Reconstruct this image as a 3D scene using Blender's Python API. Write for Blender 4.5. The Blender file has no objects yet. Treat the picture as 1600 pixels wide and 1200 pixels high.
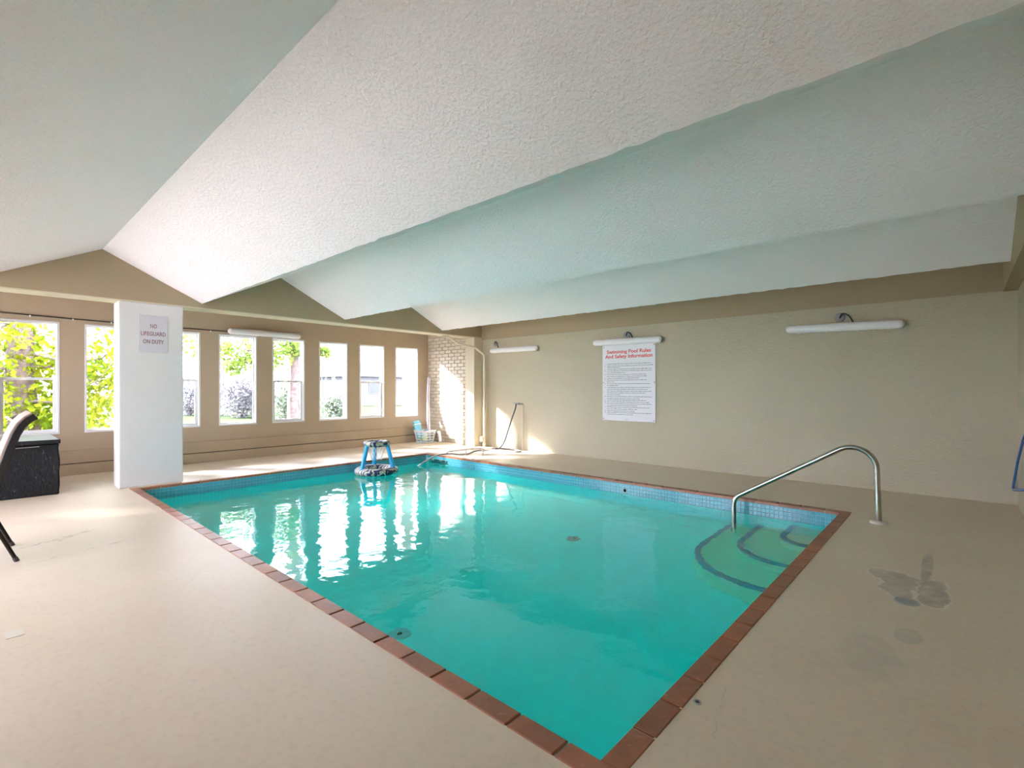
import bpy, bmesh, math, random
from mathutils import Vector, Matrix
rnd = random.Random(7)
sc = bpy.context.scene
col = sc.collection
PI = math.pi

# ---------------------------------------------------------------- camera
YAW = math.atan2(700, 770)
cam_data = bpy.data.cameras.new('camera')
cam_data.sensor_width = 36.0
cam_data.lens = 770 / 1600 * 36.0
cam_data.shift_y = 7 / 1600
cam_data.clip_start = 0.02
cam = bpy.data.objects.new('camera', cam_data)
cam.location = (0, 0, 1.2)
cam.rotation_euler = (PI / 2, 0, YAW)
col.objects.link(cam)
sc.camera = cam

# ---------------------------------------------------------------- sky, sun, exposure
world = bpy.data.worlds.new('overcast_sky'); sc.world = world
world.use_nodes = True
bg = world.node_tree.nodes['Background']
bg.inputs['Color'].default_value = (0.94, 0.925, 1.12, 1)
bg.inputs['Strength'].default_value = 4.5
sun_data = bpy.data.lights.new('sun', 'SUN')
sun_data.energy = 34.0
sun_data.angle = math.radians(6.0)
sun_data.color = (1.0, 0.95, 0.95)
sun = bpy.data.objects.new('sun', sun_data)
sun.location = (-20, -12, 14)
sun.rotation_euler = Vector((1.4, 1.0, -0.87)).to_track_quat('-Z', 'Y').to_euler()
col.objects.link(sun)
sc.view_settings.view_transform = 'Standard'
sc.view_settings.look = 'None'
sc.view_settings.gamma = 1.0
sc.view_settings.use_curve_mapping = False
sc.view_settings.exposure = 2.02
cy = sc.cycles
cy.use_denoising = True
cy.max_bounces = 18
cy.diffuse_bounces = 8
cy.glossy_bounces = 5
cy.transmission_bounces = 10
cy.transparent_max_bounces = 12
cy.sample_clamp_indirect = 8.0
cy.blur_glossy = 0.5

# ---------------------------------------------------------------- materials
class NT:
    def __init__(s, name):
        s.m = bpy.data.materials.new(name); s.m.use_nodes = True
        s.t = s.m.node_tree; s.n = s.t.nodes; s.l = s.t.links
        s.bsdf = s.n['Principled BSDF']; s.out = s.n['Material Output']
        s._co = None
    def new(s, typ, **kw):
        x = s.n.new(typ)
        for k, v in kw.items(): setattr(x, k, v)
        return x
    def link(s, a, b): s.l.new(a, b)
    def co(s):
        if s._co is None:
            g = s.new('ShaderNodeNewGeometry'); s._co = g.outputs['Position']
        return s._co
    def noise(s, scale, detail=4, rough=0.55, vec=None):
        x = s.new('ShaderNodeTexNoise'); x.inputs['Scale'].default_value = scale
        x.inputs['Detail'].default_value = detail; x.inputs['Roughness'].default_value = rough
        s.link(vec or s.co(), x.inputs['Vector']); return x.outputs['Fac']
    def ramp(s, fac, stops):
        x = s.new('ShaderNodeValToRGB'); e = x.color_ramp.elements
        while len(e) < len(stops): e.new(0.5)
        for el, (p, c) in zip(e, stops):
            el.position = p; el.color = c if len(c) == 4 else (*c, 1)
        s.link(fac, x.inputs['Fac']); return x.outputs['Color']
    def math(s, op, a, b=None, clamp=False):
        x = s.new('ShaderNodeMath', operation=op); x.use_clamp = clamp
        for i, v in enumerate((a, b)):
            if v is None: continue
            if isinstance(v, (int, float)): x.inputs[i].default_value = v
            else: s.link(v, x.inputs[i])
        return x.outputs[0]
    def mix(s, fac, a, b, mode='MIX'):
        x = s.new('ShaderNodeMix', data_type='RGBA', blend_type=mode)
        for i, v in ((0, fac), (6, a), (7, b)):
            if isinstance(v, (int, float)): x.inputs[i].default_value = v
            elif isinstance(v, tuple): x.inputs[i].default_value = v if len(v) == 4 else (*v, 1)
            else: s.link(v, x.inputs[i])
        return x.outputs[2]
    def bump(s, h, strength, dist):
        x = s.new('ShaderNodeBump'); x.inputs['Strength'].default_value = strength
        x.inputs['Distance'].default_value = dist
        s.link(h, x.inputs['Height']); s.link(x.outputs[0], s.bsdf.inputs['Normal']); return x

def shade(c, f): return tuple(min(1, max(0, v * f)) for v in c[:3])
def mat(name, c, rough=0.6, metal=0.0, var=0.0, vscale=3.0, bump=None, spec=None, rand=0.0, coat=0.0):
    n = NT(name); b = n.bsdf
    b.inputs['Base Color'].default_value = (*c, 1)
    b.inputs['Roughness'].default_value = rough
    b.inputs['Metallic'].default_value = metal
    if spec is not None: b.inputs['Specular IOR Level'].default_value = spec
    if coat: b.inputs['Coat Weight'].default_value = coat
    src = None
    if var:
        src = n.ramp(n.noise(vscale, 5), [(0.3, shade(c, 1 - var)), (0.7, shade(c, 1 + var))])
    if rand:
        oi = n.new('ShaderNodeObjectInfo')
        r = n.ramp(oi.outputs['Random'], [(0, (1 - rand,) * 3), (1, (1 + rand,) * 3)])
        src = n.mix(1.0, src if src is not None else c, r, 'MULTIPLY')
    if src is not None: n.link(src, b.inputs['Base Color'])
    if bump:
        sc_, st, d = bump
        h = n.noise(sc_, 6, 0.6)
        n.bump(h, st, d)
    return n.m

M = {}
M['ceiling'] = mat('white_stucco_ceiling', (0.94, 0.88, 0.905), 0.8, var=0.02, vscale=1.2, bump=(48, 0.7, 0.016))
M['taupe'] = mat('taupe_painted_plaster', (0.385, 0.30, 0.19), 0.7, var=0.03, vscale=1.5, bump=(60, 0.35, 0.006))
M['alcove'] = mat('taupe_painted_board', (0.50, 0.395, 0.28), 0.6, var=0.03, vscale=1.5, bump=(25, 0.08, 0.004))
M['backwall'] = mat('cream_stucco_wall', (0.50, 0.445, 0.32), 0.45, var=0.03, vscale=1.3, bump=(42, 0.75, 0.016))
M['pillar'] = mat('white_painted_pillar', (0.68, 0.665, 0.65), 0.5, var=0.02, vscale=4, bump=(18, 0.12, 0.006))
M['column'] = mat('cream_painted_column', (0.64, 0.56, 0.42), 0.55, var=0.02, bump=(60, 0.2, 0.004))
M['ledge'] = mat('taupe_painted_ledge', (0.48, 0.375, 0.26), 0.6, var=0.06, vscale=3, bump=(30, 0.2, 0.006))
M['white'] = mat('white_vinyl', (0.82, 0.82, 0.83), 0.4)
M['tube'] = mat('white_acrylic_diffuser', (0.84, 0.83, 0.85), 0.3)
M['greybox'] = mat('grey_plastic', (0.30, 0.31, 0.33), 0.5)
M['black'] = mat('black_rubber', (0.015, 0.015, 0.016), 0.5)
M['brick'] = mat('cream_painted_brick', (0.62, 0.54, 0.43), 0.5, rand=0.05, var=0.03, vscale=12, bump=(80, 0.3, 0.004))
M['mortar'] = mat('tan_mortar', (0.40, 0.33, 0.25), 0.9, bump=(90, 0.3, 0.004))  # plain mortar tone, darker than the brick
M['pipe'] = mat('cream_painted_pipe', (0.66, 0.57, 0.44), 0.45)
M['pinkpipe'] = mat('pinkish_painted_pipe', (0.55, 0.46, 0.40), 0.4)
M['steel'] = mat('brushed_steel', (0.42, 0.40, 0.36), 0.22, metal=1.0, var=0.06, vscale=30)
M['plate'] = mat('cream_plastic_plate', (0.66, 0.60, 0.50), 0.4)
M['grate'] = mat('galvanised_grate', (0.42, 0.42, 0.40), 0.5, metal=0.3)
M['dark'] = mat('dark_cavity', (0.012, 0.014, 0.012), 0.9)
M['basin'] = mat('pale_aqua_pool_plaster', (0.15, 0.97, 0.94), 0.6, var=0.05, vscale=0.9)
M['step'] = mat('cream_green_step_plaster', (0.80, 0.84, 0.62), 0.6, var=0.03)
M['stepedge'] = mat('blue_step_edge_tile', (0.02, 0.30, 0.44), 0.3, var=0.08, vscale=20)
M['tile'] = mat('sky_blue_glazed_tile', (0.085, 0.36, 0.46), 0.12, rand=0.12, spec=0.6)
M['tilestuff'] = mat('sky_blue_glazed_tile_far', (0.085, 0.36, 0.46), 0.12, var=0.08, vscale=24, spec=0.6)
M['grout'] = mat('pale_grout', (0.42, 0.60, 0.66), 0.8)
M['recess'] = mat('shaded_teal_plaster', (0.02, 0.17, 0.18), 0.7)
M['hoopblue'] = mat('bright_blue_plastic', (0.01, 0.34, 0.68), 0.35)
M['basket'] = mat('white_basket_plastic', (0.74, 0.78, 0.84), 0.4)
M['foamwhite'] = mat('lilac_white_foam', (0.74, 0.73, 0.80), 0.8)
M['foamblue'] = mat('light_blue_foam', (0.22, 0.62, 0.78), 0.8)
M['foampurple'] = mat('lilac_foam_core', (0.45, 0.40, 0.60), 0.8)
M['limeball'] = mat('lime_green_plastic', (0.42, 0.80, 0.06), 0.4)
M['hosegrey'] = mat('grey_rubber_hose', (0.33, 0.32, 0.32), 0.45)
M['hosedark'] = mat('dark_rubber_hose', (0.07, 0.07, 0.075), 0.45)
M['signwhite'] = mat('white_sign_board', (0.78, 0.77, 0.80), 0.45)
M['signgrey'] = mat('pale_grey_sign_board', (0.60, 0.585, 0.625), 0.4)
M['red'] = mat('red_print', (0.72, 0.06, 0.07), 0.5)
M['maroon'] = mat('maroon_print', (0.24, 0.10, 0.11), 0.5)
M['print'] = mat('grey_print', (0.20, 0.20, 0.21), 0.6)
M['screw'] = mat('dark_screw', (0.10, 0.09, 0.09), 0.4, metal=0.6)
M['chairfab'] = mat('dusty_pink_vinyl', (0.36, 0.25, 0.19), 0.6, bump=(120, 0.1, 0.002))
M['chairblk'] = mat('black_vinyl_piping', (0.016, 0.015, 0.015), 0.5)
M['chairleg'] = mat('dark_bronze_tube', (0.035, 0.025, 0.02), 0.35, metal=0.7)
M['lidgrey'] = mat('dusty_grey_lid', (0.20, 0.235, 0.215), 0.5, var=0.12, vscale=4)
M['netblue'] = mat('blue_enamel_tube', (0.01, 0.10, 0.38), 0.35)
M['bark'] = mat('grey_brown_bark', (0.17, 0.135, 0.135), 0.9, var=0.35, vscale=9, bump=(14, 0.6, 0.05), spec=0.0)
M['twig'] = mat('grey_twig', (0.15, 0.14, 0.15), 0.9, spec=0.0)
M['lawn'] = mat('bright_lawn', (0.036, 0.049, 0.026), 0.9, var=0.12, vscale=2.5, spec=0.0)
M['peach'] = mat('peach_brickwork', (0.060, 0.044, 0.036), 0.8, var=0.06, vscale=9, spec=0.0)
M['house'] = mat('white_siding', (0.16, 0.16, 0.17), 0.7, spec=0.0)
M['roof'] = mat('grey_shingle', (0.085, 0.085, 0.10), 0.8, spec=0.0)
M['wire'] = mat('dark_brown_wire', (0.05, 0.04, 0.03), 0.6)
M['winglass'] = mat('dark_far_glass', (0.06, 0.065, 0.08), 0.3)
M['road'] = mat('pale_concrete_path', (0.36, 0.34, 0.33), 0.9, spec=0.0)

def leaf_mat(name, c, c2):
    n = NT(name); n.n.remove(n.bsdf)
    g = n.ramp(n.noise(2.2, 3), [(0.35, c), (0.65, c2)])
    d = n.new('ShaderNodeBsdfDiffuse'); t = n.new('ShaderNodeBsdfTranslucent'); m = n.new('ShaderNodeMixShader')
    n.link(g, d.inputs['Color']); n.link(g, t.inputs['Color']); m.inputs[0].default_value = 0.45
    n.link(d.outputs[0], m.inputs[1]); n.link(t.outputs[0], m.inputs[2]); n.link(m.outputs[0], n.out.inputs['Surface'])
    return n.m
M['leaf'] = leaf_mat('yellow_green_leaf', (0.105, 0.185, 0.010), (0.215, 0.235, 0.016))
M['leaf2'] = leaf_mat('fresh_green_leaf', (0.115, 0.205, 0.045), (0.185, 0.225, 0.045))
M['leaf3'] = leaf_mat('pale_green_leaf', (0.150, 0.190, 0.140), (0.170, 0.200, 0.150))
M['leafgrey'] = leaf_mat('greyish_mauve_leaf', (0.190, 0.178, 0.200), (0.165, 0.170, 0.172))

def glass_mat():
    n = NT('window_glass'); n.n.remove(n.bsdf)
    f = n.new('ShaderNodeFresnel'); f.inputs['IOR'].default_value = 1.45
    t = n.new('ShaderNodeBsdfTransparent'); t.inputs['Color'].default_value = (0.95, 0.97, 0.97, 1)
    g = n.new('ShaderNodeBsdfGlossy'); g.inputs['Roughness'].default_value = 0.02
    m = n.new('ShaderNodeMixShader')
    n.link(f.outputs[0], m.inputs[0]); n.link(t.outputs[0], m.inputs[1]); n.link(g.outputs[0], m.inputs[2])
    n.link(m.outputs[0], n.out.inputs['Surface']); return n.m
M['glass'] = glass_mat()

def water_mat():
    n = NT('pool_water'); n.n.remove(n.bsdf)
    g = n.new('ShaderNodeBsdfGlass'); g.inputs['IOR'].default_value = 1.333; g.inputs['Roughness'].default_value = 0.0
    mp = n.new('ShaderNodeMapping'); mp.inputs['Scale'].default_value = (1.0, 1.0, 0.2)
    n.link(n.co(), mp.inputs['Vector'])
    a = n.noise(2.6, 2, 0.5, mp.outputs[0]); b = n.noise(9.0, 2, 0.5, mp.outputs[0])
    h = n.math('ADD', a, n.math('MULTIPLY', b, 0.24))
    bp = n.new('ShaderNodeBump'); bp.inputs['Strength'].default_value = 1.0; bp.inputs['Distance'].default_value = 0.008
    n.link(h, bp.inputs['Height']); n.link(bp.outputs[0], g.inputs['Normal'])
    v = n.new('ShaderNodeVolumeAbsorption')
    v.inputs['Color'].default_value = (0.0, 0.994, 0.989, 1); v.inputs['Density'].default_value = 1.5
    n.link(g.outputs[0], n.out.inputs['Surface']); n.link(v.outputs[0], n.out.inputs['Volume'])
    return n.m
M['water'] = water_mat()

def deck_mat():
    n = NT('cream_painted_concrete'); b = n.bsdf
    base = n.ramp(n.noise(0.9, 6, 0.6), [(0.3, (0.64, 0.53, 0.40)), (0.7, (0.70, 0.59, 0.46))])
    sp = n.ramp(n.noise(28, 3), [(0.30, (0.93, 0.93, 0.93)), (0.5, (1, 1, 1))])
    c = n.mix(1.0, base, sp, 'MULTIPLY')
    sep = n.new('ShaderNodeSeparateXYZ'); n.link(n.co(), sep.inputs[0])
    x, y = sep.outputs[0], sep.outputs[1]
    wob = n.noise(3.2, 4, 0.6); wob2 = n.noise(9, 4, 0.6)
    def blob(cx, cyy, rx, ry, amp):
        dx = n.math('DIVIDE', n.math('SUBTRACT', x, cx), rx); dy = n.math('DIVIDE', n.math('SUBTRACT', y, cyy), ry)
        r = n.math('SQRT', n.math('ADD', n.math('MULTIPLY', dx, dx), n.math('MULTIPLY', dy, dy)))
        r = n.math('ADD', r, n.math('MULTIPLY', n.math('SUBTRACT', wob, 0.5), amp))
        return n.math('ADD', r, n.math('MULTIPLY', n.math('SUBTRACT', wob2, 0.5), amp * 0.4))
    # damp mineral patches round the floor drain
    for (cx, cyy, rx, ry, amp, colr, edge) in (
            (-0.31, 3.88, 0.16, 0.24, 2.6, (0.34, 0.31, 0.27), (0.86, 0.82, 0.77)),
            (-0.11, 3.80, 0.08, 0.27, 1.9, (0.27, 0.25, 0.23), (0.82, 0.79, 0.75)),
            (-0.165, 4.30, 0.032, 0.42, 1.8, (0.30, 0.27, 0.23), (0.5, 0.47, 0.42)),
            (-0.19, 3.05, 0.06, 0.12, 1.8, (0.46, 0.42, 0.35), (0.60, 0.57, 0.52)),
            (-0.30, 2.75, 0.12, 0.26, 2.2, (0.53, 0.47, 0.39), (0.58, 0.52, 0.44))):
        r = blob(cx, cyy, rx, ry, amp)
        inner = n.ramp(r, [(0.80, (1, 1, 1)), (0.98, (0, 0, 0))])
        ring = n.ramp(r, [(0.86, (0, 0, 0)), (0.97, (1, 1, 1)), (1.0, (0, 0, 0))])
        fi = n.math('MULTIPLY', inner, n.ramp(wob2, [(0.35, (0.25,) * 3), (0.6, (0.75,) * 3)]))
        c = n.mix(fi, c, colr); c = n.mix(n.math('MULTIPLY', ring, 0.6), c, edge)
    # hairline cracks and smudges in front of the white pillar
    for (ax, ay, bx, by, wd, st) in ((-4.70, 0.22, -4.87, 0.80, 0.014, 0.9), (-5.20, 0.24, -5.42, 0.66, 0.018, 0.85), (-5.26, 0.46, -5.46, 0.70, 0.022, 0.9),
                                     (-0.62, 1.72, -0.70, 2.05, 0.004, 0.45), (-4.86, 0.30, -4.80, 0.55, 0.006, 0.35)):
        L = math.hypot(bx - ax, by - ay); ux, uy = (bx - ax) / L, (by - ay) / L
        px_ = n.math('SUBTRACT', x, ax); py_ = n.math('SUBTRACT', y, ay)
        t = n.math('ADD', n.math('MULTIPLY', px_, ux), n.math('MULTIPLY', py_, uy))
        d = n.math('SUBTRACT', n.math('MULTIPLY', px_, -uy), n.math('MULTIPLY', py_, -ux))
        d = n.math('ADD', d, n.math('MULTIPLY', n.math('SUBTRACT', wob2, 0.5), 0.12))
        d = n.math('ABSOLUTE', d)
        on = n.math('MULTIPLY', n.math('GREATER_THAN', t, 0), n.math('LESS_THAN', t, L))
        line = n.math('MULTIPLY', on, n.math('SUBTRACT', 1.0, n.math('DIVIDE', d, wd), True))
        line = n.math('MULTIPLY', line, n.ramp(n.noise(14, 4), [(0.40, (0.1,) * 3), (0.60, (1, 1, 1))]))
        c = n.mix(n.math('MULTIPLY', line, st), c, (0.25, 0.22, 0.17))
    for (cx, cyy, rx, ry) in ((-5.0, 0.45, 0.75, 0.5), (-4.2, 0.6, 0.5, 0.4), (-6.2, 1.0, 0.6, 0.35)):
        r = blob(cx, cyy, rx, ry, 0.8)
        c = n.mix(n.math('MULTIPLY', n.ramp(r, [(0.3, (1, 1, 1)), (1.0, (0, 0, 0))]), 0.30), c, (0.50, 0.43, 0.31))
    n.link(c, b.inputs['Base Color'])
    b.inputs['Roughness'].default_value = 0.42
    n.bump(n.math('ADD', n.noise(6, 4), n.math('MULTIPLY', n.noise(45, 3), 0.25)), 0.25, 0.01)
    return n.m
M['deck'] = deck_mat()

def terracotta_mat():
    n = NT('terracotta_coping'); b = n.bsdf
    c = n.ramp(n.noise(7, 5), [(0.3, (0.25, 0.085, 0.038)), (0.7, (0.36, 0.135, 0.062))])
    oi = n.new('ShaderNodeObjectInfo')
    c = n.mix(1.0, c, n.ramp(oi.outputs['Random'], [(0, (0.80, 0.82, 0.85)), (1, (1.15, 1.15, 1.2))]), 'MULTIPLY')
    dust = n.ramp(n.noise(30, 4), [(0.62, (0, 0, 0)), (0.75, (0.35, 0.35, 0.35))])
    c = n.mix(dust, c, (0.5, 0.38, 0.30))
    n.link(c, b.inputs['Base Color']); b.inputs['Roughness'].default_value = 0.38
    n.bump(n.noise(40, 4), 0.2, 0.003); return n.m
M['terracotta'] = terracotta_mat()

def zebra_mat():
    n = NT('navy_swirl_fabric'); b = n.bsdf
    w = n.new('ShaderNodeTexWave'); w.inputs['Scale'].default_value = 5.0; w.inputs['Distortion'].default_value = 9.0
    w.inputs['Detail'].default_value = 2.5; w.inputs['Detail Scale'].default_value = 1.6
    n.link(n.co(), w.inputs['Vector'])
    c = n.ramp(w.outputs['Fac'], [(0.52, (0.008, 0.014, 0.06)), (0.60, (0.28, 0.30, 0.42)), (0.86, (0.50, 0.52, 0.58)), (0.95, (0.34, 0.33, 0.10))])
    n.link(c, b.inputs['Base Color']); b.inputs['Roughness'].default_value = 0.5; return n.m
M['zebra'] = zebra_mat()

def chest_mat():
    n = NT('black_wrinkled_plastic'); b = n.bsdf
    mp = n.new('ShaderNodeMapping'); mp.inputs['Scale'].default_value = (1, 2.2, 1.0); n.link(n.co(), mp.inputs['Vector'])
    k = n.noise(16, 6, 0.7, mp.outputs[0])
    c = n.ramp(k, [(0.55, (0.006, 0.006, 0.0065)), (0.66, (0.025, 0.025, 0.026)), (0.73, (0.22, 0.22, 0.22))])
    n.link(c, b.inputs['Base Color']); b.inputs['Roughness'].default_value = 0.55; b.inputs['Specular IOR Level'].default_value = 0.25
    n.bump(n.noise(14, 6, 0.7, mp.outputs[0]), 0.7, 0.03); return n.m
M['chest'] = chest_mat()

# ---------------------------------------------------------------- mesh helpers
class MB:
    def __init__(s): s.v = []; s.f = []; s.sm = []
    def add(s, vs, fs, smooth=False):
        o = len(s.v); s.v += [Vector(p) for p in vs]
        s.f += [tuple(i + o for i in f) for f in fs]; s.sm += [smooth] * len(fs); return s
    def box(s, x0, x1, y0, y1, z0, z1):
        return s.add([(x0, y0, z0), (x1, y0, z0), (x1, y1, z0), (x0, y1, z0), (x0, y0, z1), (x1, y0, z1), (x1, y1, z1), (x0, y1, z1)],
                     [(0, 3, 2, 1), (4, 5, 6, 7), (0, 1, 5, 4), (1, 2, 6, 5), (2, 3, 7, 6), (3, 0, 4, 7)])
    def prism(s, poly, z0, z1):
        n = len(poly)
        return s.add([(x, y, z0) for x, y in poly] + [(x, y, z1) for x, y in poly],
                     [tuple(range(n - 1, -1, -1)), tuple(range(n, 2 * n))] + [(i, (i + 1) % n, n + (i + 1) % n, n + i) for i in range(n)])
    def tube(s, path, r, n=10, closed=False, caps=True):
        P = [Vector(p) for p in path]; k = len(P)
        rs = r if isinstance(r, (list, tuple)) else [r] * k
        vs = []; up = None
        for i in range(k):
            a = P[(i - 1) % k] if (closed or i > 0) else P[i]
            b = P[(i + 1) % k] if (closed or i < k - 1) else P[i]
            t = (b - a).normalized()
            if up is None:
                up = Vector((0, 0, 1)) if abs(t.z) < 0.9 else Vector((1, 0, 0))
            up = (up - t * up.dot(t)).normalized(); sd = t.cross(up)
            for j in range(n):
                th = 2 * PI * j / n
                vs.append(P[i] + (up * math.cos(th) + sd * math.sin(th)) * rs[i])
        fs = []
        for i in range(k if closed else k - 1):
            for j in range(n):
                a = i * n + j; b = i * n + (j + 1) % n; c = ((i + 1) % k) * n + (j + 1) % n; d = ((i + 1) % k) * n + j
                fs.append((a, b, c, d))
        s.add(vs, fs, True)
        if caps and not closed:
            s.add(vs[:n], [tuple(range(n - 1, -1, -1))]); s.add(vs[-n:], [tuple(range(n))])
        return s
    def lathe(s, prof, c, axis='Z', n=24, sx=1, sy=1):
        vs = []; k = len(prof); c = Vector(c)
        for r, h in prof:
            for j in range(n):
                th = 2 * PI * j / n; a, b = r * math.cos(th) * sx, r * math.sin(th) * sy
                vs.append(c + Vector({'Z': (a, b, h), 'Y': (a, h, b), 'X': (h, a, b)}[axis]))
        fs = [(i * n + j, i * n + (j + 1) % n, (i + 1) * n + (j + 1) % n, (i + 1) * n + j) for i in range(k - 1) for j in range(n)]
        s.add(vs, fs, True)
        if prof[0][0] > 1e-6: s.add(vs[:n], [tuple(range(n - 1, -1, -1))])
        if prof[-1][0] > 1e-6: s.add(vs[-n:], [tuple(range(n))])
        return s
    def mesh(s, name, off=(0, 0, 0)):
        o = Vector(off); me = bpy.data.meshes.new(name)
        me.from_pydata([tuple(p - o) for p in s.v], [], s.f)
        me.polygons.foreach_set('use_smooth', s.sm)
        bm = bmesh.new(); bm.from_mesh(me)
        bmesh.ops.remove_doubles(bm, verts=bm.verts, dist=1e-6)
        bmesh.ops.recalc_face_normals(bm, faces=bm.faces); 
        for e in bm.edges:
            if len(e.link_faces) == 2 and e.calc_face_angle(0.0) > 1.15: e.smooth = False
        bm.to_mesh(me); bm.free()
        return me

def wpos(o):
    p = Vector(o.location)
    while o.parent: o = o.parent; p += Vector(o.location)
    return p
def tag(o, label=None, cat=None, group=None, kind=None):
    if label: o['label'] = label
    if cat: o['category'] = cat
    if group: o['group'] = group
    if kind: o['kind'] = kind
    return o
def obj(name, mb, m, parent=None, at=None, bevel=0, label=None, cat=None, group=None, kind=None, mesh=None):
    """one mesh object; geometry is given in room coordinates, `at` is where its origin goes"""
    base = wpos(parent) if parent else Vector((0, 0, 0))
    at = Vector(at) if at is not None else (base if parent else Vector((0, 0, 0)))
    me = mesh or mb.mesh(name, at)
    if not me.materials: me.materials.append(M[m])
    o = bpy.data.objects.new(name, me); col.objects.link(o)
    o.location = at - base
    if parent: o.parent = parent
    if bevel:
        b = o.modifiers.new('bevel', 'BEVEL'); b.width = bevel; b.segments = 2; b.limit_method = 'ANGLE'
    return tag(o, label, cat, group, kind)
def thing(name, loc, label, cat, group=None, kind=None):
    o = bpy.data.objects.new(name, None); o.location = loc; o.empty_display_size = 0.05
    col.objects.link(o); return tag(o, label, cat, group, kind)
def arc(c, r, a0, a1, n, u=(1, 0, 0), v=(0, 0, 1)):
    c, u, v = Vector(c), Vector(u), Vector(v)
    return [c + u * (r * math.cos(math.radians(a0 + (a1 - a0) * i / n))) + v * (r * math.sin(math.radians(a0 + (a1 - a0) * i / n))) for i in range(n + 1)]
def smooth_path(P, sub=8):
    P = [Vector(p) for p in P]; out = []
    for i in range(len(P) - 1):
        p0 = P[max(i - 1, 0)]; p1 = P[i]; p2 = P[i + 1]; p3 = P[min(i + 2, len(P) - 1)]
        for k in range(sub):
            t = k / sub
            out.append(0.5 * ((2 * p1) + (p2 - p0) * t + (2 * p0 - 5 * p1 + 4 * p2 - p3) * t * t + (3 * p1 - p0 - 3 * p2 + p3) * t ** 3))
    out.append(P[-1]); return out
def text_mesh(name, body, size, rot, loc, off, bold=0.0, width=None):
    c = bpy.data.curves.new(name, 'FONT'); c.body = body; c.size = size
    c.align_x = 'CENTER'; c.align_y = 'CENTER'; c.extrude = 0.0006; c.offset = bold; c.resolution_u = 3
    t = bpy.data.objects.new(name, c); col.objects.link(t)
    dg = bpy.context.evaluated_depsgraph_get(); dg.update()
    me = bpy.data.meshes.new_from_object(t.evaluated_get(dg))
    col.objects.unlink(t); bpy.data.objects.remove(t); bpy.data.curves.remove(c)
    xs = [v.co.x for v in me.vertices]; k = 1.0
    if width: k = width / (max(xs) - min(xs))
    R = rot.to_4x4()
    me.transform(Matrix.Translation(Vector(loc) - Vector(off)) @ R @ Matrix.Diagonal((k, 1, 1, 1)))
    me.materials.clear(); return me
def letters(me, name, m, parent):
    # every character of a printed line becomes a part of its own
    bm = bmesh.new(); bm.from_mesh(me); seen = set(); isl = []
    for f in bm.faces:
        if f.index in seen: continue
        st = [f]; seen.add(f.index); grp = []
        while st:
            g_ = st.pop(); grp.append(g_)
            for e in g_.edges:
                for h_ in e.link_faces:
                    if h_.index not in seen: seen.add(h_.index); st.append(h_)
        isl.append(grp)
    ax = max(range(2), key=lambda a: max(v.co[a] for v in bm.verts) - min(v.co[a] for v in bm.verts))
    rng = sorted([(min(v.co[ax] for f in g_ for v in f.verts), max(v.co[ax] for f in g_ for v in f.verts), g_) for g_ in isl], key=lambda t: t[0])
    out = []
    for lo_, hi_, g_ in rng:
        if out and lo_ < out[-1][1] - 0.0015: out[-1][1] = max(out[-1][1], hi_); out[-1][2] += g_
        else: out.append([lo_, hi_, list(g_)])
    base = wpos(parent)
    for lo_, hi_, g_ in out:
        mb = MB()
        for f in g_: mb.add([v.co + base for v in f.verts], [tuple(range(len(f.verts)))])
        obj(name, mb, m, parent)
    bm.free()
R_BACK = Matrix.Rotation(PI / 2, 3, 'X')
R_PILLAR = Matrix.Rotation(PI / 2, 3, 'Z') @ Matrix.Rotation(PI / 2, 3, 'X')

# ---------------------------------------------------------------- room measures (metres)
XW, XR, YB, YF = -9.16, 0.44, 7.24, -2.8          # window wall, right wall, back wall, wall behind the camera
XB0, XB1, XRB = -7.74, -7.44, 0.33                # beam over the alcove, face of the right beam
PX0, PX1, PY0, PY1 = -7.27, -0.855, 1.365, 5.66   # pool opening
CW = 0.085                                        # visible coping width
WZ, FZ = -0.15, -1.05                             # water level, pool floor

# floor: deck round the pool
mb = MB()
ox0, ox1, oy0, oy1 = PX0 - CW, PX1 + CW, PY0 - CW, PY1 + CW
def ring_pts(x0, x1, y0, y1, step, jit):
    P = []
    def side(a, b):
        n = max(1, int((Vector(b) - Vector(a)).length / step))
        for i in range(n): P.append(Vector(a).lerp(Vector(b), i / n))
    side((x0, y0), (x1, y0)); side((x1, y0), (x1, y1)); side((x1, y1), (x0, y1)); side((x0, y1), (x0, y0))
    cx, cyy = (x0 + x1) / 2, (y0 + y1) / 2
    out = []
    for p in P:
        j = jit * rnd.random()
        q = Vector(p)
        if abs(p.x - x0) < 1e-6: q.x += j
        elif abs(p.x - x1) < 1e-6: q.x -= j
        if abs(p.y - y0) < 1e-6: q.y += j
        elif abs(p.y - y1) < 1e-6: q.y -= j
        out.append(q)
    return out
inner = ring_pts(ox0, ox1, oy0, oy1, 0.06, 0.012)
outer = []
for p in inner:       # matching points on the room outline
    q = Vector(p)
    dx0, dx1, dy0, dy1 = abs(p.x - ox0), abs(p.x - ox1), abs(p.y - oy0), abs(p.y - oy1)
    fx = (p.x - ox0) / (ox1 - ox0); fy = (p.y - oy0) / (oy1 - oy0)
    m_ = min(dx0, dx1, dy0, dy1)
    X = XW + fx * (XR - XW); Y = YF + fy * (YB - YF)
    if m_ == dy0: q = Vector((X, YF))
    elif m_ == dx1: q = Vector((XR, Y))
    elif m_ == dy1: q = Vector((X, YB))
    else: q = Vector((XW, Y))
    outer.append(q)
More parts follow.
